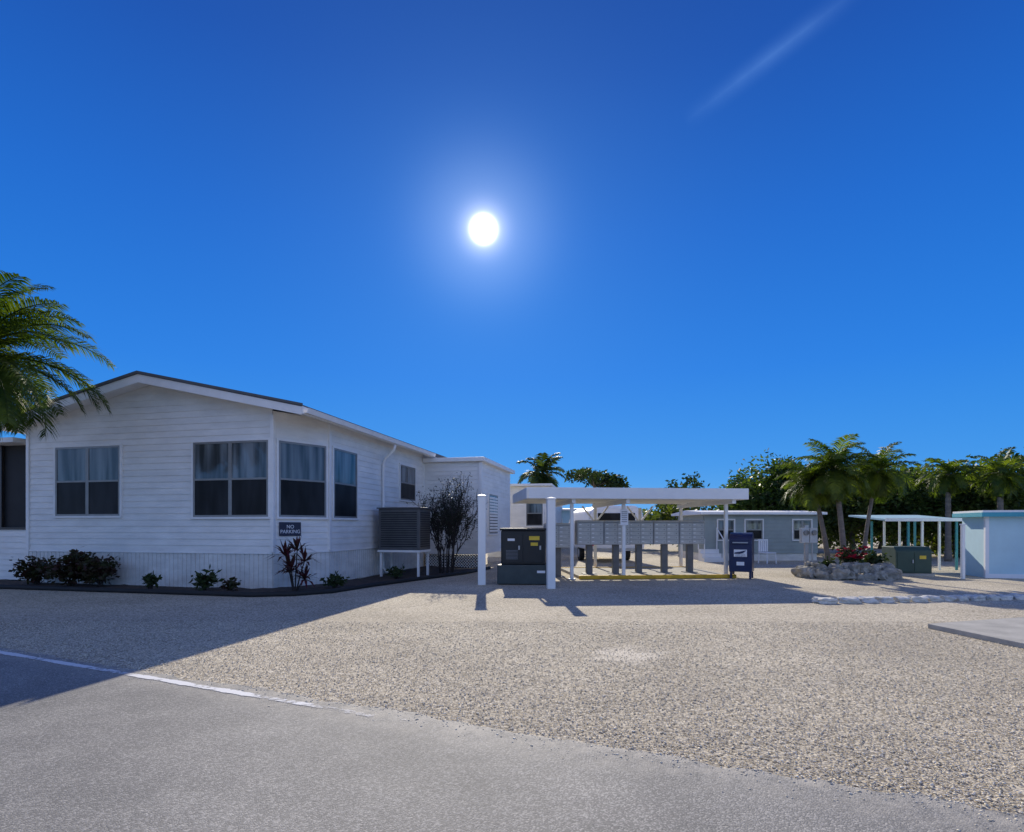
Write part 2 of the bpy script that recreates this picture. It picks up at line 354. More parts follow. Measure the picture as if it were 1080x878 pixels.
w.add([(-WL,11.6,0),(0,11.6,0),(0,11.6,4.0),(-WL,11.6,4.0)],[(0,1,2,3)])
w.build('wall',M['siding'],house,fix=False)
def ribs(mb,p0,p1,z0,z1,step=.12):
    p0=Vector(p0);p1=Vector(p1);L=(p1-p0).length;u=(p1-p0)/L
    mb.obox(p0,u,0,L,z0,z1,-.05,-.008)
    s=.02
    while s<L-.03: mb.obox(p0,u,s,min(s+.095,L-.01),z0,z1-.01,-.008,.004); s+=step
sk=MB()
ribs(sk,(-WL,0),(-.65,0),0,SK); ribs(sk,(-.65,0),(0,1.29),0,SK); ribs(sk,(0,1.29),(0,7.6),0,SK)
sk.build('skirting',M['skirt'],house)
tr=MB()
u0=(1,0); uc=Vector((.65,1.29)).normalized(); us=(0,1)
tr.obox((-WL,0),u0,0,WL-.65,SK-.04,SK,-.01,.026); tr.obox((-.65,0),uc,0,1.444,SK-.04,SK,-.01,.026); tr.obox((0,1.29),us,0,6.31,SK-.04,SK,-.01,.026)
for (x,y) in ((-WL,0),(-.65,0),(0,1.29),(0,7.56)): tr.box((x,y,(SK+3.99)/2),(.09,.09,3.99-SK))
tr.build('corner_trim',M['trim'],house,bevel=.006)
rf=MB()
def zr(x): return ZR-SL*abs(x-XR)
XL,XRt=-8.3,.36
rf.prism([(XL,zr(XL)),(XR,ZR),(XRt,zr(XRt)),(XRt,zr(XRt)+.13),(XR,ZR+.15),(XL,zr(XL)+.13)],'y',-.42,11.9)
x_=MB()
roof=rf.build('roof',M['roof'],house)
x_.prism([(XL-.03,zr(XL)+.1),(XL-.03,zr(XL)+.15),(XR,ZR+.172),(XRt+.04,zr(XRt)+.15),(XRt+.04,zr(XRt)+.1),(XR,ZR+.11)],'y',-.49,-.457); x_.build('drip_edge',M['roof'],roof)
so=MB()
so.prism([(XL+.02,zr(XL)-.02),(XR,ZR-.02),(XRt-.02,zr(XRt)-.02),(XRt-.02,zr(XRt)-.005),(XR,ZR-.004),(XL+.02,zr(XL)-.005)],'y',-.40,11.8)
so.build('soffit',M['trim'],house)
fa=MB()
fa.prism([(XL,zr(XL)-.09),(XR,ZR-.09),(XRt,zr(XRt)-.09),(XRt,zr(XRt)+.085),(XR,ZR+.1),(XL,zr(XL)+.085)],'y',-.455,-.423)
fa.bb(XRt+.003,XRt+.03,-.45,7.55,zr(XRt)-.07,zr(XRt)+.09)
fa.build('fascia',M['trim'],house)
gu=MB(); gx=XRt+.032
gu.prism([(gx,zr(XRt)-.05),(gx+.08,zr(XRt)-.05),(gx+.11,zr(XRt)+.06),(gx+.1,zr(XRt)+.06),(gx+.075,zr(XRt)-.038),(gx,zr(XRt)-.038)],'y',-.4,7.5)
gu.build('gutter',M['trim'],house)
ds=MB()
ds.tube([(gx+.05,4.2,3.86),(gx+.02,4.2,3.73),(.12,4.2,3.45),(.07,4.2,3.3),(.07,4.2,.25),(.22,4.15,.1)],.04,8)
ds.build('downspout',M['trim'],house,smooth=True)
def window(root,p,u,wd,z0,z1,units=2,trimm='trim'):
    u=Vector(u).normalized()
    f=MB()
    T=.05
    f.obox(p,u,-T,wd+T,z1,z1+T,.0,.05); f.obox(p,u,-T,wd+T,z0-T,z0,.0,.065)
    f.obox(p,u,-T,0,z0,z1,.0,.048); f.obox(p,u,wd,wd+T,z0,z1,.0,.048)
    fr=f.build('window',M[trimm],root,bevel=.004)
    uw=wd/units; zm=z0+(z1-z0)*.5
    s=MB()
    for k in range(units):
        a=k*uw; b=a+uw
        s.obox(p,u,a+.001,a+.045,z0,z1,.0,.042); s.obox(p,u,b-.045,b-.001,z0,z1,.0,.042)
        s.obox(p,u,a+.045,b-.045,z0,z0+.045,.0,.042); s.obox(p,u,a+.045,b-.045,z1-.045,z1,.0,.042)
        s.obox(p,u,a+.045,b-.045,zm-.022,zm+.022,.0,.045)
    s.build('sash',M['alu'],fr)
    for k in range(units):
        a=k*uw; b=a+uw
        x=MB(); x.obox(p,u,a+.045,b-.045,zm+.022,z1-.045,.0,.027); x.build('pane',M['glassup'],fr)
        x=MB(); x.obox(p,u,a+.045,b-.045,z0+.045,zm-.022,.0,.030); x.build('pane',M['glasslow'],fr)
    return fr
window(house,(-6.74,0),u0,1.94,1.72,3.42,2)
window(house,(-2.73,0),u0,1.99,1.68,3.42,2)
window(house,(-.65+uc.x*.12,uc.y*.12),uc,1.22,1.68,3.42,1)
window(house,(0,1.45),us,1.2,1.68,3.42,1)
window(house,(0,5.5),us,1.25,2.32,3.44,1)
an=MB(); lap(an,(0.0,7.6),(2.1,7.6),.55,3.72); lap(an,(2.1,7.6),(2.1,12.2),.55,3.72)
an.build('annex_wall',M['siding'],house,fix=False)
x=MB(); x.bb(-.0+.03,2.28,7.42,12.4,3.72,3.86); x.build('annex_roof',M['trim'],house,bevel=.01)
x=MB(); x.box((2.1,7.6,2.13),(.1,.1,3.16)); x.obox((.05,7.6),u0,0,2.0,.5,.55,0,.03); x.obox((2.1,7.6),us,0,4.6,.5,.55,0,.03); x.build('annex_trim',M['trim'],house)
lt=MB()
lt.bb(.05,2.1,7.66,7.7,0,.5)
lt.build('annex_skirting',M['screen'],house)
lt=MB()
for k in range(-6,28):
    for sgn in (1,-1):
        a=.05+k*.1; pts=[]
        for q in (0,.5):
            pts.append((a+(q if sgn>0 else .5-q),q))
        (xa,za),(xb,zb)=pts
        def cl(xa,za,xb,zb):
            out=[]
            for xx,zz in ((xa,za),(xb,zb)):
                if xx<.05: zz=za+(zb-za)*(.05-xa)/(xb-xa); xx=.05
                if xx>2.08: zz=za+(zb-za)*(2.08-xa)/(xb-xa); xx=2.08
                out.append((xx,zz))
            return out
        if max(xa,xb)<=.06 or min(xa,xb)>=2.07: continue
        (xa,za),(xb,zb)=cl(xa,za,xb,zb)
        y=7.63 if sgn>0 else 7.64
        lt.tube([(xa,y,za),(xb,y,zb)],.013,4)
lt.build('lattice_panel',M['trim'],house)
aw=window(house,(2.1,8.6),us,1.3,1.2,2.65,1)
x=MB()
for k in range(12): x.obox((2.1,8.6),us,.06,1.24,1.27+k*.11,1.345+k*.11,.046,.056)
x.build('louvre_slat',M['trim'],aw)
PX=-WL-.07
x=MB(); lap(x,(-11.6,.35),(PX,.35),.0,1.42); x.build('porch_wall',M['siding'],house,fix=False)
x=MB(); x.bb(-11.6,PX,.42,.46,1.42,3.75); x.build('porch_screen',M['screen'],house)
x=MB()
for k in range(4): x.bb(PX-.07-k*1.28,PX-k*1.28,.33,.40,1.42,3.72)
x.bb(-11.6,PX,.3,.41,1.38,1.44); x.build('porch_frame',M['bronze'],house)
x=MB(); x.bb(-12,-8.0,-.1,4,3.6,3.72); x.build('porch_roof',M['trim'],house)

pS=HW(-.65+uc.x*.40,uc.y*.40); angS=HR+math.atan2(uc.y,uc.x)
nS=hu*uc.y-hb*uc.x
sg=thing('sign','small dark no parking sign with white letters on the white bay wall','sign',pS+nS*.03+Vector((0,0,1.40)),angS)
b=MB(); b.box((0,-.006,0),(.54,.012,.32)); b.build('panel',M['signblue'],sg,bevel=.004)
text('lettering','NO\nPARKING',.118,M['white'],sg,(0,-.0135,-.005),(R(90),0,0))

# planting bed
bedpts=[HW(-11,.3),HW(-11,-.95),HW(-7,-.95),HW(-3,-1.0),HW(-.4,-1.05),HW(.85,-.1),HW(1.1,1.3),HW(1.6,3.2),HW(2.2,5.2),HW(2.4,7.5),HW(.02,7.5),HW(.02,1.3),HW(-.63,.02)]
vs=[(p.x,p.y,.02) for p in bedpts]
bm=bmesh.new(); f=bm.faces.new([bm.verts.new(v) for v in vs]); bmesh.ops.triangulate(bm,faces=[f])
for _ in range(4): bmesh.ops.subdivide_edges(bm,edges=[e for e in bm.edges if e.calc_length()>.3],cuts=1,use_grid_fill=False)
bmesh.ops.triangulate(bm,faces=bm.faces[:])
for v in bm.verts: v.co.z=.045+.05*abs(noise.noise(v.co*3))+.03*noise.noise(v.co*9)
me=bpy.data.meshes.new('planting_bed'); bm.to_mesh(me); bm.free(); me.materials.append(M['soil'])
o=bpy.data.objects.new('planting_bed',me); C.objects.link(o); tag(o,kind='structure')
x=MB(); ed=[HW(-11,-1.0),HW(-7,-1.0),HW(-3,-1.05),HW(-.4,-1.1),HW(.4,-.75),HW(.9,-.1),HW(1.15,1.3),HW(1.65,3.2),HW(2.25,5.2),HW(2.45,7.5)]
x.tube([p+Vector((0,0,.05)) for p in ed],.05,6); tag(x.build('garden_edging',M['tyre'],smooth=True),'black garden edging curving around the planting bed of the white house','edging')

# ------------------------------------------------------------------ plants
def leaves(n,cfun,size,asp=2.2,droop=0):
    P=np.array([cfun() for _ in range(n)])
    d=rng.normal(0,1,(n,3)); d[:,2]=d[:,2]*.6-droop; d/=np.linalg.norm(d,axis=1)[:,None]
    e=np.cross(d,rng.normal(0,1,(n,3))); e/=np.linalg.norm(e,axis=1)[:,None]
    s=size*rng.uniform(.6,1.35,n)[:,None]
    a=P; b=P+d*s*.5+e*s*.5/asp; c=P+d*s; dd=P+d*s*.5-e*s*.5/asp
    V=np.stack([a,b,c,dd],1).reshape(-1,3); Fc=np.arange(4*n).reshape(-1,4)
    return V,Fc
def shrub(label,loc,rx,h,mat,n=420,size=.13,asp=2.0,cat='shrub',name='shrub',group=None,flower=None):
    root=thing(name,label,cat,loc,random.random()*6,group)
    st=MB(); tips=[]
    for k in range(9):
        a=random.uniform(0,2*PI); rr=rx*random.uniform(.25,.9); hh=h*random.uniform(.5,.95)
        t=Vector((math.cos(a)*rr,math.sin(a)*rr,hh)); tips.append(t)
        st.tube([(random.uniform(-.05,.05),random.uniform(-.05,.05),0),t*.5+Vector((0,0,h*.1)),t],[.014,.01,.005],5)
    st.build('stem',M['twig'],root)
    def cf():
        t=random.choice(tips); s=random.uniform(.35,1)
        return (t.x*s+random.gauss(0,.11*rx+.03),t.y*s+random.gauss(0,.11*rx+.03),max(.03,t.z*s+random.gauss(.03,.09*h)))
    V,Fc=leaves(n,cf,size,asp); fast_mesh('foliage',V,Fc,mat,root)
    if flower:
        for k in range(34):
            fl=MB(); p=Vector(cf())*1.08; p.z=max(p.z,h*.45)
            for q in range(5):
                a=q*1.257+random.uniform(-.2,.2); d=Vector((math.cos(a),math.sin(a),random.uniform(.1,.8)))*.11; e=d.cross(Vector((0,0,1)))*.5
                fl.add([p,p+d*.6+e,p+d,p+d*.6-e],[(0,1,2,3)])
            fl.build('flower',flower,root,fix=False)
    return root
shrub('dark red leafy bush under the far left window, left of its neighbour',HW(-6.75,-.45,.05),.45,.72,M['croton'],600)
shrub('widest dark red bush in the bed below the left pair of windows',HW(-5.75,-.5,.05),.85,.85,M['croton'],1300)
shrub('low dark bush at the right end of the red bushes, left of the middle windows',HW(-4.85,-.5,.05),.42,.66,M['croton'],520)
shrub('tiny green plant in the bed below the wall between the two window pairs',HW(-3.35,-.6,.05),.2,.32,M['shrub'],130,.12)
shrub('small green plant in the bed below the middle pair of windows',HW(-1.95,-.6,.05),.3,.42,M['shrub'],240,.14)
shrub('little low plant beside the spiky red plant at the house corner',HW(-1.3,-.6,.05),.22,.26,M['croton'],130,.11)
shrub('low green ground plant in the bed right of the spiky red plant',HW(.6,.5,.05),.3,.28,M['shrub'],200,.12)
shrub('low leafy plant in the bed in front of the air conditioner stand',HW(1.0,3.0,.05),.3,.3,M['shrub'],200,.12)
def spiky(label,loc,h,n=3):
    root=thing('spiky_plant',label,'plant',loc)
    st=MB(); lf=MB()
    for k in range(n):
        a=k*2.3; top=Vector((math.cos(a)*.22,math.sin(a)*.16,h*(.25+.6*k/(n-1))))
        st.tube([(math.cos(a)*.04,math.sin(a)*.04,0),top*.6,top],[.018,.015,.012],5)
        for q in range(24):
            az=q*2.4+random.uniform(-.3,.3); el=R(random.uniform(-10,80)); L=random.uniform(.32,.52)
            d=Vector((math.cos(az)*math.cos(el),math.sin(az)*math.cos(el),math.sin(el))); s=Vector((-math.sin(az),math.cos(az),0))*.03
            p=top; m1=p+d*L*.55; m2=p+d*L+Vector((0,0,-.16*L*math.cos(el)*1.6))
            lf.add([p-s*.5,p+s*.5,m1+s,m1-s,m2],[(0,1,2,3),(3,2,4)])
    st.build('stem',M['twig'],root); lf.build('foliage',M['cordy'],root,fix=False)
    return root
spiky('tall spiky dark red plant below the no parking sign',HW(.1,-.3,.05),1.05,6)
def twiggy(label,loc,h):
    root=thing('twiggy_shrub',label,'shrub',loc); st=MB(); tips=[]
    def br(p,d,L,r,lv):
        q=p+d*L; st.tube([p,p+d*L*.5+Vector((random.gauss(0,.03),random.gauss(0,.03),0)),q],[r,r*.85,r*.65],5 if lv<2 else 4)
        if lv>=1: tips.append(q); tips.append(p+d*L*.5)
        if lv==4: return
        for k in range(3 if lv<3 else 2):
            nd_=(d+Vector((random.gauss(0,.24),random.gauss(0,.24),random.gauss(.16,.2)))).normalized()
            br(q,nd_,L*random.uniform(.55,.95),r*.66,lv+1)
    for k in range(12):
        a=k*.7; br(Vector((math.cos(a)*.2,math.sin(a)*.14,0)),Vector((math.cos(a)*random.uniform(.0,.22),math.sin(a)*.2,1)).normalized(),h*random.uniform(.16,.31),.026,0)
    st.build('branch',M['twig'],root)
    def cf(): t=random.choice(tips); return (t.x+random.gauss(0,.06),t.y+random.gauss(0,.06),max(.05,t.z+random.gauss(-.05,.1)))
    V,Fc=leaves(5200,cf,.07,2.6); fast_mesh('foliage',V,Fc,M['darkshrub'],root)
twiggy('tall dark twiggy shrub against the white wall right of the air conditioner',Vector((-2.0,17.3,.05)),2.75)

def palm(label,base,top,n,L,mat,seed,tr=(.14,.1),el=(82,-35),leafl=34,name='palm_tree',group=None,wid=.022,dead=0,bend_=(55,95),lw=.34):
    random.seed(seed)
    base=Vector(base); top=Vector(top)
    root=thing(name,label,'palm tree',base,0,group); top=top-base
    mb=MB(); pts=[];rd=[]
    for k in range(25):
        t=k/24; p=Vector((top.x*t**1.5,top.y*t**1.5,top.z*t)); pts.append(p); rd.append((tr[0]*(1-t)+tr[1]*t)*(1.25-.25*min(1,t*6))*(1+.05*(k%2)))
    mb.tube(pts,rd,10); mb.build('trunk',M['palmbark'],root,smooth=True)
    cr=MB(); dd_=MB()
    for i in range(n+dead):
        isd=i>=n; mbx_=dd_ if isd else cr
        az=i*2.39996+random.uniform(-.25,.25); f=(i+.5)/n
        e=R(el[0]+(el[1]-el[0])*f**.8+random.uniform(-8,8)); LL=L*random.uniform(.85,1.1)*(.8+.25*math.sin(PI*min(1,f+.15)))
        bend=R(random.uniform(*bend_))
        if isd: e=R(random.uniform(-70,-45)); LL=L*random.uniform(.5,.7); bend=R(25)
        p=top.copy(); pts=[p.copy()]; tang=[]
        K_=14
        for k in range(K_):
            a=e-bend*(k/K_)**1.4; d=Vector((math.cos(az)*math.cos(a),math.sin(az)*math.cos(a),math.sin(a))); tang.append(d)
            p=p+d*LL/K_; pts.append(p.copy())
        tang.append(d)
        mbx_.tube(pts,[L*.012*(1-.85*k/K_) for k in range(K_+1)],4)
        side=Vector((-math.sin(az),math.cos(az),0))
        nl=leafl if not isd else leafl//2
        for k in range(nl):
            t=.1+.9*(k+random.random()*.5)/nl; x=t*K_; i0=min(int(x),K_-1); pp=pts[i0].lerp(pts[i0+1],x-i0); tg=tang[i0]
            up=side.cross(tg)
            ll=L*lw*max(.12,math.sin(PI*(.12+.83*t))**.7)*random.uniform(.85,1.1)*(.6 if isd else 1)
            for sg in (1,-1):
                dr=random.uniform(.1,.5)
                d1=(side*sg*.8+tg*.6+up*(.25 if up.z>0 else -.25)*random.uniform(.3,1.6)-Vector((0,0,dr*.4))).normalized(); d2=(d1-Vector((0,0,.35+dr))).normalized()
                w=tg*wid*L*.5
                a=pp; m=pp+d1*ll*.5; z=m+d2*ll*.5
                mbx_.add([a-w*.6,a+w*.6,m+w,m-w,z],[(0,1,2,3),(3,2,4)])
    cr.build('crown',mat,root,fix=False)
    if dead: dd_.build('dead_fronds',M['deadfrond'],root,fix=False)
    return root
palm('big leaning palm at the left edge with fronds over the gable of the white house',(-12.6,10.6,0),(-10.4,10.9,4.72),56,2.3,M['palmleft'],3,(.17,.12),(85,-34),85,wid=.0125,bend_=(55,95),lw=.29)

def tree(label,base,h,r,rz,n,ls,mat,seed,name='leafy_tree',cat='tree',group=None,trunk=.13,lob=13):
    random.seed(seed)
    root=thing(name,label,cat,base,0,group)
    cz=h-rz; lobes=[]
    for k in range(lob):
        a=random.uniform(0,2*PI); q=math.sqrt(random.random())*.75; zz=random.uniform(-.8,.72)
        c=Vector((math.cos(a)*r*q,math.sin(a)*r*q,cz+zz*rz*.75)); lobes.append((c,random.uniform(.3,.52)*r))
    tb=MB(); fork=Vector((random.uniform(-.1,.1)*r,0,max(.5,cz-rz*.6)))
    tb.tube([(0,0,-.05),fork*.5,fork],[trunk*1.2,trunk,trunk*.8],8)
    for c,lr in lobes[:8]: tb.tube([fork,(fork+c)/2+Vector((0,0,.05*h)),c],[trunk*.55,trunk*.35,trunk*.12],5)
    tb.build('trunk',M['bark'],root,smooth=True)
    def cf():
        c,lr=random.choice(lobes); v=Vector((random.gauss(0,1),random.gauss(0,1),random.gauss(0,1))).normalized()
        q=lr*random.uniform(.5,1.1); return (c.x+v.x*q,c.y+v.y*q,max(.15,c.z+v.z*q*rz/r*1.1))
    V,Fc=leaves(n,cf,ls,2.0,.2); fast_mesh('crown',V,Fc,mat,root)
    return root
def px3(px,Y): return ((px-CX)/F*Y,Y,0)
def zz(py,Y): return CAMZ+(HZ-py)/F*Y
palm('bushy palm showing above the white annex roof left of the shelter',px3(570,40),((572-CX)/F*40,40,zz(500,40)),30,2.0,M['palmdark'],11,(.2,.14),(82,-55),28,wid=.055)
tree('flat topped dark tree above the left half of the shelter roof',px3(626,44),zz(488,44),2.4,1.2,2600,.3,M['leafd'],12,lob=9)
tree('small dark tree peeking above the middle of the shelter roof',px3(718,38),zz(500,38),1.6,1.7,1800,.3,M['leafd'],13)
tree('green tree seen under the shelter roof behind the mailboxes',px3(700,34),zz(526,34),2.2,1.4,2200,.28,M['leafb'],14)
R1=[(798,31,481,2.1,'dense rounded tree left of the palm group, right of the shelter roof','leaf'),
(845,31,480,2.4,'dark tree filling the gap behind the tallest palms','leaf'),
(900,29,480,2.5,'olive green tree behind the carport and the slim leaning palm','leafb'),
(955,28,478,2.5,'dark dense tree right of the leaning slim palm','leaf'),
(1010,27,480,2.4,'olive dark tree above the right half of the carport','leafb'),
(1066,26,474,2.5,'dark tree at the right edge behind the pale blue shed','leaf')]
for k,(px_,Y_,top_,r_,lb,mt_) in enumerate(R1): tree(lb,px3(px_,Y_),zz(top_,Y_),r_,2.4,8500,.23,M[mt_],50+k,lob=26)
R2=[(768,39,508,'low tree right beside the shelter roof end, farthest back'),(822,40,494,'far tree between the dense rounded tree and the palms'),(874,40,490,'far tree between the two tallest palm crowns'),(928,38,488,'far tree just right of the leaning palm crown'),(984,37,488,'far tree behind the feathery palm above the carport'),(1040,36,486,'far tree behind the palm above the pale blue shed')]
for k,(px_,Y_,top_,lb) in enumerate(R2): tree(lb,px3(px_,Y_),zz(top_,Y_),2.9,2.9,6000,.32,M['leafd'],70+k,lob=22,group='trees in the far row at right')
palm('feathery palm rising from the dark trees above the carport',px3(1000,24),((1000-CX)/F*24,24,zz(500,24)),26,1.3,M['palm'],22,(.12,.09),(82,-50),26,wid=.045)
palm('feathery palm at the right edge above the pale blue shed',px3(1055,23),((1055-CX)/F*23,23,zz(500,23)),26,1.3,M['palm'],23,(.12,.09),(82,-50),26,wid=.045)
palm('tallest palm on the rock planter with a straight grey trunk',(9.7,16.6,.2),(9.45,16.7,3.15),36,1.3,M['palm'],31,(.085,.06),(86,-60),42,wid=.028,dead=6)
palm('left palm on the rock planter with a short trunk and spreading fronds',(9.45,17.0,.2),(9.05,17.2,2.8),30,1.15,M['palm'],32,(.075,.055),(84,-45),40,wid=.028,dead=4)
palm('slim palm leaning right on the rock planter',(10.3,16.7,.2),(10.8,16.8,3.1),30,1.15,M['palm'],33,(.06,.045),(82,-58),38,wid=.03,dead=4)
random.seed(5)

PCX=9.68
bm=bmesh.new(); bmesh.ops.create_circle(bm,cap_ends=True,segments=28,radius=1)
bmesh.ops.subdivide_edges(bm,edges=bm.edges[:],cuts=3)
for v in bm.verts:
    rr=v.co.length; v.co.z=.3*max(0,1-rr**2)+.02; v.co.x=v.co.x*1.1+PCX; v.co.y=v.co.y*.95+16.5
me=bpy.data.meshes.new('planter_soil'); bm.to_mesh(me); bm.free(); me.materials.append(M['soil'])
o=bpy.data.objects.new('planter_soil',me); C.objects.link(o); tag(o,kind='structure')
def rock(loc,r,label,seed,mat='rock',sq=(1,1,.75),name='rock',cat='rock',group=None,amp=1,rz=None):
    bm=bmesh.new(); bmesh.ops.create_icosphere(bm,subdivisions=3,radius=1)
    o_=Vector((seed*3.7,seed*1.3,0))
    for v in bm.verts:
        c=v.co.copy()
        if amp>1: c=Vector([max(-.72,min(.72,k)) for k in c])*1.2
        d=1+.38*noise.noise(v.co*1.5+o_)+.2*noise.noise(v.co*3.8+o_)+.08*noise.noise(v.co*9+o_)
        v.co=Vector((c.x*d*sq[0],c.y*d*sq[1],c.z*d*sq[2]))*r
    me=bpy.data.meshes.new(name); bm.to_mesh(me); bm.free(); me.materials.append(M[mat])
    o=bpy.data.objects.new(name,me); C.objects.link(o); o.location=loc; o.rotation_euler=(0,0,seed*1.7 if rz is None else rz)
    return tag(o,label,cat,group)
i=0
for ring,(cnt,rs,z,rx,ry) in enumerate(((19,.2,.11,1.18,1.0),(15,.17,.30,.98,.8))):
    for k in range(cnt):
        a=PI*.95+k/(cnt-1)*PI*1.1
        p=(PCX+math.cos(a)*rx+random.uniform(-.05,.05),16.45+math.sin(a)*ry,z+random.uniform(-.06,.06)); i+=1
        rock(p,rs*random.uniform(.65,1.35),'rough grey limestone rock in the rim of the palm planter',i,group='rocks around the palm planter',amp=2)
shrub('red flowering bush beside the palm trunks on the rock planter',(9.55,16.0,.3),.4,.6,M['shrub'],420,.11,name='flowering_bush',cat='bush',flower=M['red'])
shrub('green bush on the right end of the rock planter',(10.35,16.3,.1),.4,.65,M['shrub'],480,.13)
shrub('green bush on the left end of the rock planter',(8.95,16.3,.2),.3,.3,M['shrub'],260,.12)

# ------------------------------------------------------------------ AC unit on stand
ac=thing('air_conditioner','large dark boxy air conditioner raised on a metal stand beside the white house','air conditioner',(-3.08,16.35,0),HR)
x=MB(); x.bb(-.62,.62,-.42,.42,.8,1.96); x.build('casing',M['acmetal'],ac,bevel=.02)
x=MB()
for k in range(16): x.bb(-.54,.54,-.432,-.42,.89+k*.063,.92+k*.063)
x.build('louvre',M['acdark'],ac)
x=MB()
for k in range(16): x.bb(.62,.632,-.36,.36,.89+k*.063,.92+k*.063)
x.build('side_louvre',M['acdark'],ac)
x=MB(); x.bb(-.66,.66,-.46,.46,1.96,2.0); x.build('top_cover',M['acmetal'],ac,bevel=.008)
for sx in (-.56,.56):
    for sy in (-.36,.36):
        x=MB(); x.bb(sx-.03,sx+.03,sy-.03,sy+.03,0,.74); x.build('leg',M['trim'],ac)
x=MB(); x.bb(-.64,.64,-.44,-.36,.74,.8); x.bb(-.64,.64,.36,.44,.74,.8); x.bb(-.64,-.56,-.36,.36,.74,.8); x.bb(.56,.64,-.36,.36,.74,.8); x.build('stand_frame',M['trim'],ac)
x=MB(); x.tube([(-.5,.42,1.1),(-.55,.7,1.1),(-.6,.85,1.1)],.09,8); x.build('pipe',M['acdark'],ac,smooth=True)

# ------------------------------------------------------------------ white posts and cabinet
for (px_,py_,h,lab) in ((508,617,2.24,'thick white square post standing alone left of the black cabinet'),(581,621,2.13,'thick white square post in front of the left end of the mail shelter')):
    p=at(px_,py_); t=thing('post',lab,'post',p,R(6))
    x=MB(); x.bb(-.095,.095,-.095,.095,0,h-.03); x.build('shaft',M['paint'],t,bevel=.01)
    x=MB(); x.add([(-.11,-.11,h-.03),(.11,-.11,h-.03),(.11,.11,h-.03),(-.11,.11,h-.03),(-.11,-.11,h-.005),(.11,-.11,h-.005),(.11,.11,h-.005),(-.11,.11,h-.005),(0,0,h+.03)],[(3,2,1,0),(0,1,5,4),(1,2,6,5),(2,3,7,6),(3,0,4,7),(4,5,8),(5,6,8),(6,7,8),(7,4,8)]); x.build('cap',M['paint'],t)
cb=thing('equipment_cabinet','black steel equipment cabinet with yellow stickers on a dark green base between the white posts','cabinet',(.3,14.7,0),R(-4))
x=MB(); x.bb(-.64,.64,-.5,.5,.02,.5); x.build('base_tank',M['darkgreen'],cb,bevel=.015)
x=MB(); x.bb(-.55,.57,-.44,.46,.5,1.36); x.build('body',M['black'],cb,bevel=.03)
x=MB(); x.bb(-.58,.6,-.47,.49,1.36,1.42); x.build('lid',M['black'],cb,bevel=.015)
for a,b in ((-.5,-.01),(.03,.52)):
    x=MB(); x.bb(a,b,-.456,-.44,.56,1.3); d=x.build('door',M['black'],cb,bevel=.006)
    y=MB(); y.bb(b-.1,b-.06,-.48,-.456,.88,.98); y.build('handle',M['galv'],d)
x=MB()
for k in range(7): x.bb(-.42,-.12,-.475,-.457,.64+k*.035,.66+k*.035)
x.build('vent_louvre',M['pedestal'],cb)
x=MB(); x.bb(.16,.42,-.46,-.457,1.12,1.22); x.build('sticker',M['stick_y'],cb)
x=MB(); x.bb(-.38,-.2,-.46,-.457,1.1,1.16); x.build('sticker',M['white'],cb)
x=MB(); x.bb(.2,.38,-.46,-.457,.98,1.06); x.build('sticker',M['stick_y'],cb)
x=MB(); x.bb(.36,.56,-.503,-.5,.3,.36); x.build('sticker',M['white'],cb)

# ------------------------------------------------------------------ mail shelter
SR=R(5); sh=thing('mail_shelter','flat white open shelter on slim posts roofing the grey mailboxes','shelter',(.43,15.2,0),SR)
W_,D_=6.1,4.2
x=MB()
x.prism([(0,2.33),(D_,2.40),(D_,2.46),(0,2.39)],'x',.05,W_-.05); x.build('roof',M['paint'],sh)
x=MB(); x.bb(0,W_,-.05,-.0,2.21,2.51); x.bb(0,W_,D_,D_+.05,2.25,2.55); x.prism([(0,2.21),(D_,2.25),(D_,2.55),(0,2.51)],'x',-.045,.0); x.prism([(0,2.21),(D_,2.25),(D_,2.55),(0,2.51)],'x',W_,W_+.045); x.build('fascia',M['paint'],sh,bevel=.006)
for k in range(9):
    x=MB(); y=.25+k*.46; z=2.33+.07*y/D_; x.bb(.05,W_-.05,y-.025,y+.025,z-.1,z-.003); x.build('rafter',M['paint'],sh)
for xx in (1.25,2.75,5.75):
    x=MB(); x.bb(xx-.05,xx+.05,.05,D_-.05,2.1,2.225); x.build('beam',M['paint'],sh)
for (xx,yy) in ((1.25,.35),(2.75,.5),(5.75,.55),(1.25,3.8),(2.75,3.9),(4.3,3.9),(5.75,3.9)):
    x=MB(); x.bb(xx-.045,xx+.045,yy-.045,yy+.045,0,2.1); p=x.build('post',M['paint'],sh,bevel=.005)
    y=MB(); y.bb(xx-.09,xx+.09,yy-.09,yy+.09,0,.03); y.build('base_plate',M['galv'],p)
for xx in (2.75,4.3):
    for s_ in (1,-1):
        x=MB(); x.tube([(xx+.05*s_,3.9,1.65),(xx+.45*s_,3.9,2.15)],.03,6); x.build('brace',M['paint'],sh)
def SW(x,y,z=0): return Vector((.43,15.2,0))+Vector((math.cos(SR)*x-math.sin(SR)*y,math.sin(SR)*x+math.cos(SR)*y,z))
ns=thing('notice_sign','small white notice board fixed to the middle front post of the shelter','sign',SW(2.75,.44,1.72),SR)
x=MB(); x.box((0,-.01,0),(.22,.015,.44)); x.build('panel',M['white'],ns)
for k in range(6):
    x=MB(); x.box((0,-.019,.15-k*.055),(.16,.002,.018)); x.build('printed_line',M['pedestal'],ns)
x=MB(); x.prism([(SW(1.5,.5).x,SW(1.5,.5).y),(SW(5.95,.5).x,SW(5.95,.5).y),(SW(5.95,3.6).x,SW(5.95,3.6).y),(SW(1.5,3.6).x,SW(1.5,3.6).y)],'z',-.02,.085)
tag(x.build('mailbox_pavement',M['concrete'],bevel=.01),kind='structure')
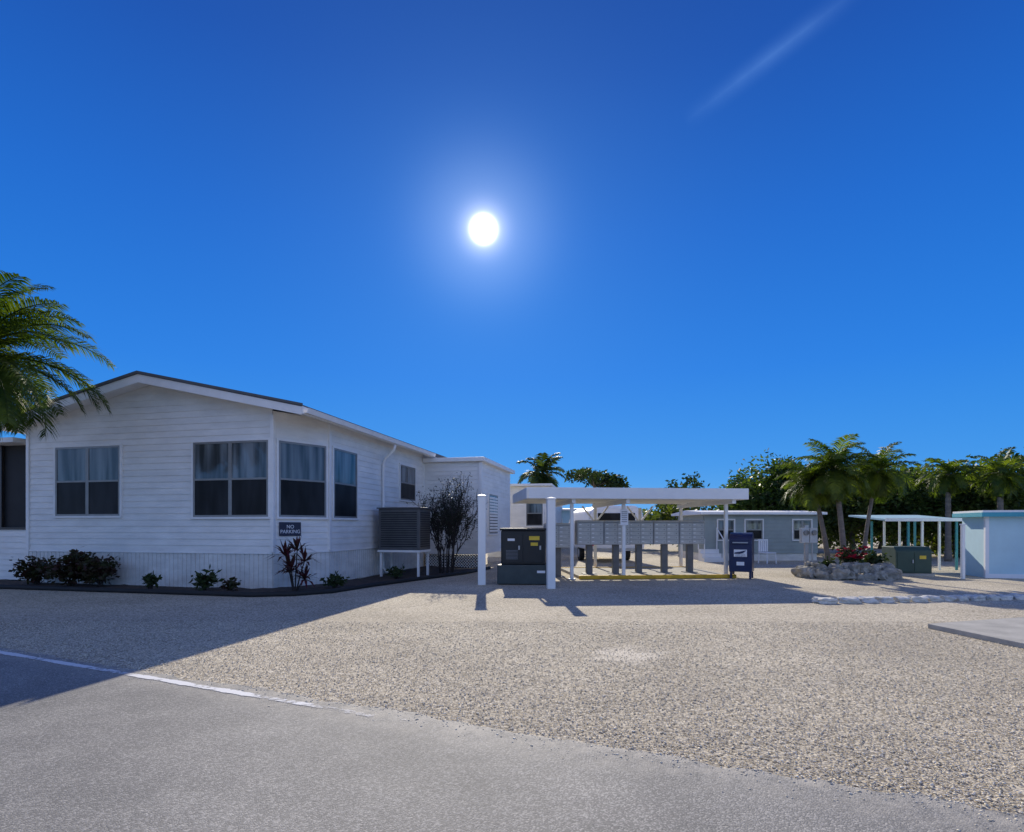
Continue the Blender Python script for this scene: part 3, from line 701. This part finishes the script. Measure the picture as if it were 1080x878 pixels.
for yy in (.42,3.68):
    t=thing('yellow_kerb','yellow painted kerb along the '+('front edge of the mailbox pad' if yy<1 else 'rear edge of the mailbox pad'),'kerb',SW(3.72,yy),SR)
    x=MB(); x.bb(-2.25,2.25,-.075,.075,0,.105); o=x.build('kerb_block',M['yellow'],t,bevel=.02)
def make_cbu(loc,rz,label):
    r=thing('cluster_mailbox',label,'mailbox',loc,rz,'grey cluster mailboxes under the shelter')
    x=MB(); x.bb(-.09,.09,-.08,.08,0,.85); x.build('pedestal',M['pedestal'],r,bevel=.01)
    x=MB(); x.bb(-.2,.2,-.15,.15,0,.02); x.build('base_plate',M['pedestal'],r)
    x=MB(); x.bb(-.386,.386,-.2,.2,.85,1.5); x.build('cabinet',M['boxgrey'],r,bevel=.006)
    x=MB(); x.prism([(-.24,1.5),(.24,1.5),(.22,1.535),(0,1.56),(-.22,1.535)],'x',-.386,.386); x.build('hood',M['doorgrey'],r)
    for col in range(2):
        for row in range(5):
            xa=-.365+col*.37; za=.87+row*.123
            x=MB(); x.bb(xa,xa+.355,-.212,-.2,za,za+.112); d=x.build('door',M['doorgrey'],r,bevel=.004)
            y=MB(); y.tube([(xa+.29,-.22,za+.05),(xa+.29,-.211,za+.05)],.012,8); y.build('lock',M['pedestal'],d)
            y=MB(); y.bb(xa+.03,xa+.10,-.2145,-.212,za+.06,za+.08); y.build('number_plate',M['white'],d)
    return r
names=['leftmost grey cluster mailbox of the row under the shelter','second grey cluster mailbox from the left under the shelter','third grey cluster mailbox from the left, beside the notice post','fourth grey cluster mailbox from the left under the shelter','fifth grey cluster mailbox from the left under the shelter','rightmost grey cluster mailbox of the row, nearest the blue box']
src=None
for k in range(6):
    p=SW((1.0 if k==0 else 1.14)+k*.785,1.5 if k>2 else 1.2,0 if k==0 else .085)
    if src is None: src=make_cbu(p,SR,names[0]); o=src
    else: o=copy_tree(src); o['label']=names[k]
    o.location=p; o.rotation_euler=(0,0,SR)

mbx=thing('collection_mailbox','dark blue round topped street mailbox on four legs at the right end of the shelter','mailbox',(6.5,16.1,0),R(-28))
prof=[(-.32,.2),(.32,.2),(.32,1.0)]+[(.32*math.cos(a),1.0+.29*math.sin(a)) for a in [k*PI/14 for k in range(1,14)]]+[(-.32,1.0)]
x=MB(); x.prism(prof,'x',-.3,.3); x.build('body',M['navy'],mbx,bevel=.012)
for sx in (-.25,.25):
    for sy in (-.26,.26):
        x=MB(); x.bb(sx-.03,sx+.03,sy-.03,sy+.03,0,.2); l=x.build('leg',M['navy'],mbx)
x=MB(); x.bb(-.24,.24,-.345,-.318,.96,1.1); d=x.build('pull_door',M['navy'],mbx,bevel=.01)
y=MB(); y.bb(-.2,.2,-.375,-.345,1.0,1.03); y.build('handle',M['galv'],d)
x=MB(); x.bb(-.17,.17,-.324,-.321,.62,.82); x.build('label_plate',M['white'],mbx)
x=MB(); x.prism([(-.15,.74),(-.02,.76),(.13,.80),(.16,.80),(.1,.765),(.15,.765),(.06,.735),(.11,.73),(-.02,.7),(-.16,.70)],'y',-.327,-.3245); x.build('eagle_emblem',M['navy'],mbx)
text('lettering','UNITED STATES\nPOSTAL SERVICE',.036,M['signblue'],mbx,(0,-.3255,.655),(R(90),0,0),ext=.001)
x=MB(); x.bb(-.1,.1,-.324,-.321,.38,.48); x.build('label_plate',M['white'],mbx)
x=MB(); x.bb(-.303,-.301,-.12,.12,.6,.75); x.build('side_label',M['white'],mbx)

# ------------------------------------------------------------------ other homes
def home(label,loc,rz,L_,Dp,H,wall,roofm,wins,sk=.4,door=None,name='mobile_home'):
    r=thing(name,label,'house',loc,rz)
    x=MB(); lap(x,(0,0),(L_,0),sk,H,.16); lap(x,(L_,0),(L_,Dp),sk,H,.16); lap(x,(0,Dp),(0,0),sk,H,.16); x.add([(0,Dp,0),(L_,Dp,0),(L_,Dp,H),(0,Dp,H)],[(0,1,2,3)]); x.build('wall',wall,r,fix=False)
    x=MB(); x.bb(.02,L_-.02,.03,Dp-.02,0,sk); x.build('skirting',M['skirt'],r)
    x=MB(); x.prism([(-.3,H),(Dp+.3,H),(Dp+.3,H+.1),(Dp/2,H+.22),(-.3,H+.1)],'x',-.25,L_+.25); x.build('roof',roofm,r)
    for (a,wd,z0,z1,un) in wins: window(r,(a,0),(1,0),wd,z0,z1,un)
    return r
home('white mobile home beyond the annex, showing left of the shelter',(-1.2,27.5,0),R(-8),2.9,14,3.4,M['siding'],M['trim'],[(1.9,.8,1.5,2.7,1)],.5)
home('low grey mobile home with a white roof right of the shelter',(8.2,24.3,0),R(3),5.0,3.2,1.98,M['trailer'],M['paint'],[(.6,.7,.9,1.75,1),(1.8,.75,.9,1.75,1),(3.9,.8,.9,1.75,2)],.32)
home('pale mobile home far back between the grey mobile home and the mailboxes',(1.6,40,0),R(0),6.5,4,2.6,M['paleblue'],M['paint'],[(.8,1.1,1.1,2.0,2),(4.2,1.2,1.1,2.0,2)],.4)
pc=thing('entry_steps','white entry steps with railing at the left end of the low grey mobile home','steps',(7.95,23.5,0),R(3))
for k in range(3):
    x=MB(); x.bb(0,.8,.22*k,.66,.17*k,.17*(k+1)-.002); x.build('tread',M['paint'],pc)
for sx in (0,.8):
    x=MB(); x.tube([(sx,0,0),(sx,0,.95),(sx,.66,1.4),(sx,.66,.5)],.025,6); x.build('railing',M['paint'],pc)
ch=thing('garden_chair','white garden chair in front of the low grey mobile home','chair',(10.15,22.6,0),R(20))
x=MB(); x.bb(-.24,.24,-.22,.24,.40,.44); x.build('seat',M['white'],ch,bevel=.01)
x=MB()
for k in range(5): x.bb(-.22+k*.1,-.16+k*.1,.22,.26,.46,.9)
x.bb(-.24,.24,.22,.26,.9,.96); x.build('backrest',M['white'],ch)
for sx in (-.21,.21):
    for sy in (-.19,.21):
        x=MB(); x.tube([(sx*1.1,sy*1.15,0),(sx,sy,.41)],.025,6); x.build('leg',M['white'],ch)
cp=thing('camper_trailer','white rounded camper trailer parked behind the mailboxes','trailer',(3.0,22.5,0),R(4))
pr=[(0,.55),(2.3,.55),(2.3,1.6),(2.2,2.1),(1.95,2.3),(.45,2.3),(.12,2.1),(0,1.6)]
x=MB(); x.prism(pr,'y',0,4.6); x.build('body',M['white'],cp,bevel=.08)
x=MB(); x.bb(.4,1.9,-.02,.0,1.5,2.0); x.build('window',M['glasslow'],cp,bevel=.01)
x=MB(); x.bb(.02,2.28,-.012,.0,.95,1.05); x.build('stripe',M['teal'],cp)
for sx in (.15,2.15):
    x=MB(); x.tube([(sx-.1,2.2,.33),(sx+.1,2.2,.33)],.33,16); w_=x.build('wheel',M['tyre'],cp)
    x=MB(); x.tube([(sx-.11,2.2,.33),(sx+.11,2.2,.33)],.18,14); x.build('rim',M['galv'],w_)
for sx in (.15,2.0):
    x=MB(); x.bb(sx,sx+.15,-.03,-.0,.7,.85); x.build('tail_light',M['red'],cp)
x=MB(); x.bb(.3,2,-.08,0,.5,.6); x.build('bumper',M['galv'],cp)

mt=thing('electric_meter','grey electric meter boxes on a short post right of the low grey mobile home','meter',(8.75,16.9,0),R(5))
x=MB(); x.bb(-.05,.05,-.02,.06,0,1.5); x.build('post',M['galv'],mt)
for a,b in ((-.24,-.01),(.01,.24)):
    x=MB(); x.bb(a,b,-.16,-.02,.98,1.42); bx_=x.build('box',M['doorgrey'],mt,bevel=.01)
    x=MB(); x.tube([((a+b)/2,-.22,1.28),((a+b)/2,-.16,1.28)],.075,14); x.build('meter_dial',M['glassup'],bx_)
x=MB(); x.tube([(.12,-.09,.98),(.12,-.09,.0)],.025,6); x.build('conduit',M['galv'],mt)
ca=thing('carport','low open carport with pale turquoise sloping awning on thin posts beside the shed','carport',(12.6,19.2,0),R(-4))
x=MB(); x.prism([(0,1.66),(2.4,1.84),(2.4,1.9),(0,1.72)],'x',0,2.5); x.build('roof',M['paleteal'],ca)
x=MB(); x.bb(0,2.5,-.04,-.0,1.64,1.75); x.build('fascia',M['paint'],ca)
for k,xx in enumerate((.8,1.25,1.8,2.35)):
    for yy in (.1,2.3):
        x=MB(); x.bb(xx-.03,xx+.03,yy-.03,yy+.03,0,1.66); x.build('post',M['teal' if k in (0,3) else 'paint'],ca)
tb=thing('utility_transformer','dark green utility box on the gravel right of the rock planter','utility box',(11.95,17.25,0),R(-6))
x=MB(); x.bb(-.55,.55,-.45,.45,0,.07); x.build('slab',M['concrete'],tb)
x=MB(); x.prism([(-.4,.07),(.4,.07),(.4,.86),(-.28,.86),(-.4,.74)],'x',-.5,.5); x.build('casing',M['transf'],tb,bevel=.02)
for a,b in ((-.46,-.01),(.01,.46)):
    x=MB(); x.bb(a,b,-.412,-.4,.12,.7); d=x.build('door',M['transf'],tb,bevel=.005)
    if a<0: y=MB(); y.bb(-.06,-.03,-.44,-.412,.38,.48); y.build('handle',M['galv'],d)
x=MB(); x.bb(.15,.33,-.416,-.413,.5,.6); x.build('sticker',M['stick_y'],tb)
wp=thing('post','thin white post between the carport and the pale blue shed',"post",(12.6,15.9,0))
x=MB(); x.bb(-.04,.04,-.04,.04,0,1.5); x.build('shaft',M['paint'],wp,bevel=.005)
x=MB(); x.bb(-.055,.055,-.055,.055,1.5,1.54); x.build('cap',M['paint'],wp)
sd=thing('shed','pale blue shed with a teal trimmed flat roof at the right edge','shed',(13.5,16.2,0),R(-14))
x=MB(); x.bb(0,4.5,0,1.3,0,1.74); x.build('wall',M['paleblue'],sd)
x=MB(); x.bb(-.18,4.7,-.2,1.45,1.86,1.92); x.build('roof',M['paint'],sd)
x=MB(); x.bb(-.2,4.7,-.22,1.45,1.74,1.86); x.build('fascia',M['tealroof'],sd)
x=MB(); x.bb(-.03,.06,-.03,.06,0,1.74); x.bb(.06,4.5,-.02,-.003,0,.12); x.build('corner_trim',M['white'],sd)
x=MB(); x.bb(1.9,2.7,-.03,-.0,.02,1.6); d=x.build('door',M['white'],sd)
y=MB(); y.bb(1.97,2.02,-.08,-.03,.8,.9); y.build('handle',M['galv'],d)

a=Vector((5.75,10.8,0)); b=Vector((11.4,11.6,0)); k=0; t=0
while t<1:
    L_=random.uniform(.16,.36) if k>1 else .42; p=a.lerp(b,t+L_/2/5.7)
    rock(p+Vector((0,random.uniform(-.03,.03),.035)),.5*L_,'flat pale kerb stone in the row across the gravel at right',40+k,'whitestone',(1.05,.16/L_+.25,.11/L_+.1),'kerb_stone','stone','pale kerb stones across the gravel',amp=2,rz=.14+random.uniform(-.1,.1))
    k+=1; t+=(L_*1.12)/5.7
x=MB(); x.prism([(5.94,8.13),(9.2,9.15),(9.6,6.5),(6.12,6.3)],'z',0,.07)
tag(x.build('concrete_slab',M['concrete'],bevel=.008),'bare grey concrete slab lying on the gravel at the right edge','slab')

# ------------------------------------------------------------------ light
sun_dir=Vector((-30/F,1,314/F)).normalized()
sl=bpy.data.lights.new('Sun','SUN'); sl.energy=5.0; sl.angle=R(.5); sl.color=(1,.92,.775)
so_=bpy.data.objects.new('Sun',sl); C.objects.link(so_); so_.rotation_mode='QUATERNION'; so_.rotation_quaternion=sun_dir.to_track_quat('Z','Y'); so_.location=(0,30,40)
wd=bpy.data.worlds.new('World'); S.world=wd; wd.use_nodes=True; nt=wd.node_tree; L=nt.links.new
bg=nt.nodes['Background']; out=nt.nodes['World Output']
tc=nd(nt,'ShaderNodeTexCoord')
def mth(op,a,b=None,clamp=False):
    n=nd(nt,'ShaderNodeMath',operation=op); n.use_clamp=clamp
    for i,v in enumerate((a,b)):
        if v is None: continue
        if isinstance(v,(int,float)): n.inputs[i].default_value=v
        else: L(v,n.inputs[i])
    return n.outputs[0]
def dot(v):
    n=nd(nt,'ShaderNodeVectorMath',operation='DOT_PRODUCT'); L(tc.outputs['Generated'],n.inputs[0]); n.inputs[1].default_value=v; return n.outputs['Value']
sky=nd(nt,'ShaderNodeTexSky',sky_type='NISHITA'); sky.sun_disc=False
sky.sun_elevation=math.asin(sun_dir.z); sky.sun_rotation=math.atan2(sun_dir.x,sun_dir.y)
sky.air_density=1.0; sky.dust_density=.05; sky.ozone_density=2
rp=nd(nt,'ShaderNodeValToRGB'); e=rp.color_ramp.elements
e[0].position=0; e[0].color=(.055,.36,.84,1); e[1].position=.8; e[1].color=(.004,.045,.29,1)
for p_,c_ in ((.10,(.018,.275,.82)),(.25,(.005,.20,.77)),(.45,(.003,.135,.62)),(.62,(.003,.08,.44))): e.new(p_).color=(*c_,1)
L(dot((0,0,1)),rp.inputs[0])
scl=nd(nt,'ShaderNodeVectorMath',operation='SCALE'); L(rp.outputs[0],scl.inputs[0]); scl.inputs['Scale'].default_value=1/.12
mx=nd(nt,'ShaderNodeMix',data_type='RGBA'); mx.inputs[0].default_value=.93; L(sky.outputs[0],mx.inputs[6]); L(scl.outputs[0],mx.inputs[7])
L(mx.outputs[2],bg.inputs['Color']); bg.inputs['Strength'].default_value=.12
dsun=mth('MAXIMUM',dot(sun_dir),0.0)
def lobe(p,s): return mth('MULTIPLY',mth('POWER',dsun,p),s)
wh=mth('ADD',lobe(18000,40.0),lobe(2600,.8)); wh=mth('ADD',wh,lobe(300,.15))
bl=mth('ADD',lobe(200,.12),lobe(30,.07))
def bgn(col,fac):
    n=nd(nt,'ShaderNodeBackground'); n.inputs['Color'].default_value=(*col,1); L(fac,n.inputs['Strength']); return n.outputs[0]
def addsh(a,b):
    n=nd(nt,'ShaderNodeAddShader'); L(a,n.inputs[0]); L(b,n.inputs[1]); return n.outputs[0]
sh_=addsh(bg.outputs[0],bgn((1,.96,.9),wh)); sh_=addsh(sh_,bgn((.25,.64,1),bl))
d1=Vector((225/F,1,460/F)).normalized(); d2=Vector((350/F,1,556/F)).normalized(); Nn=d1.cross(d2).normalized(); mid=(d1*.62+d2*.38).normalized()
ws=mth('ABSOLUTE',dot(Nn)); ws=mth('SUBTRACT',1,mth('MULTIPLY',ws,48),True); ws=mth('MULTIPLY',ws,ws)
al=mth('MULTIPLY',mth('SUBTRACT',dot(mid),math.cos(R(6.5))),1/(1-math.cos(R(6.5))),True)
nz=nd(nt,'ShaderNodeTexNoise'); nz.inputs['Scale'].default_value=14; nz.inputs['Detail'].default_value=5; L(tc.outputs['Generated'],nz.inputs['Vector'])
sh_=addsh(sh_,bgn((.35,.65,1),mth('MULTIPLY',mth('MULTIPLY',mth('MULTIPLY',ws,al),nz.outputs['Fac']),.22)))
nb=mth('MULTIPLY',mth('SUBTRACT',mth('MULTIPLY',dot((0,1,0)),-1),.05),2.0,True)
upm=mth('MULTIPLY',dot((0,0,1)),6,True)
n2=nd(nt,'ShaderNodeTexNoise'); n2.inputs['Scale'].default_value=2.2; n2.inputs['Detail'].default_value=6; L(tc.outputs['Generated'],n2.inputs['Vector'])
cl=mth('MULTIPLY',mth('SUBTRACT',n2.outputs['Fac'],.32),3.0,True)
sh_=addsh(sh_,bgn((1,.95,.84),mth('MULTIPLY',mth('MULTIPLY',mth('MULTIPLY',nb,upm),cl),.5)))  # unseen bright cloud bank behind the camera, added as fill light
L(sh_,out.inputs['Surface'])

cam=bpy.data.cameras.new('Camera'); cam.sensor_width=36; cam.lens=F/1080*36; cam.shift_y=(HZ-439)/1080; cam.clip_end=3000; cam.clip_start=.05
co=bpy.data.objects.new('Camera',cam); C.objects.link(co); co.location=(0,0,CAMZ); co.rotation_euler=(R(90),0,0); S.camera=co
S.view_settings.view_transform='Standard'; S.view_settings.look='None'; S.view_settings.exposure=0
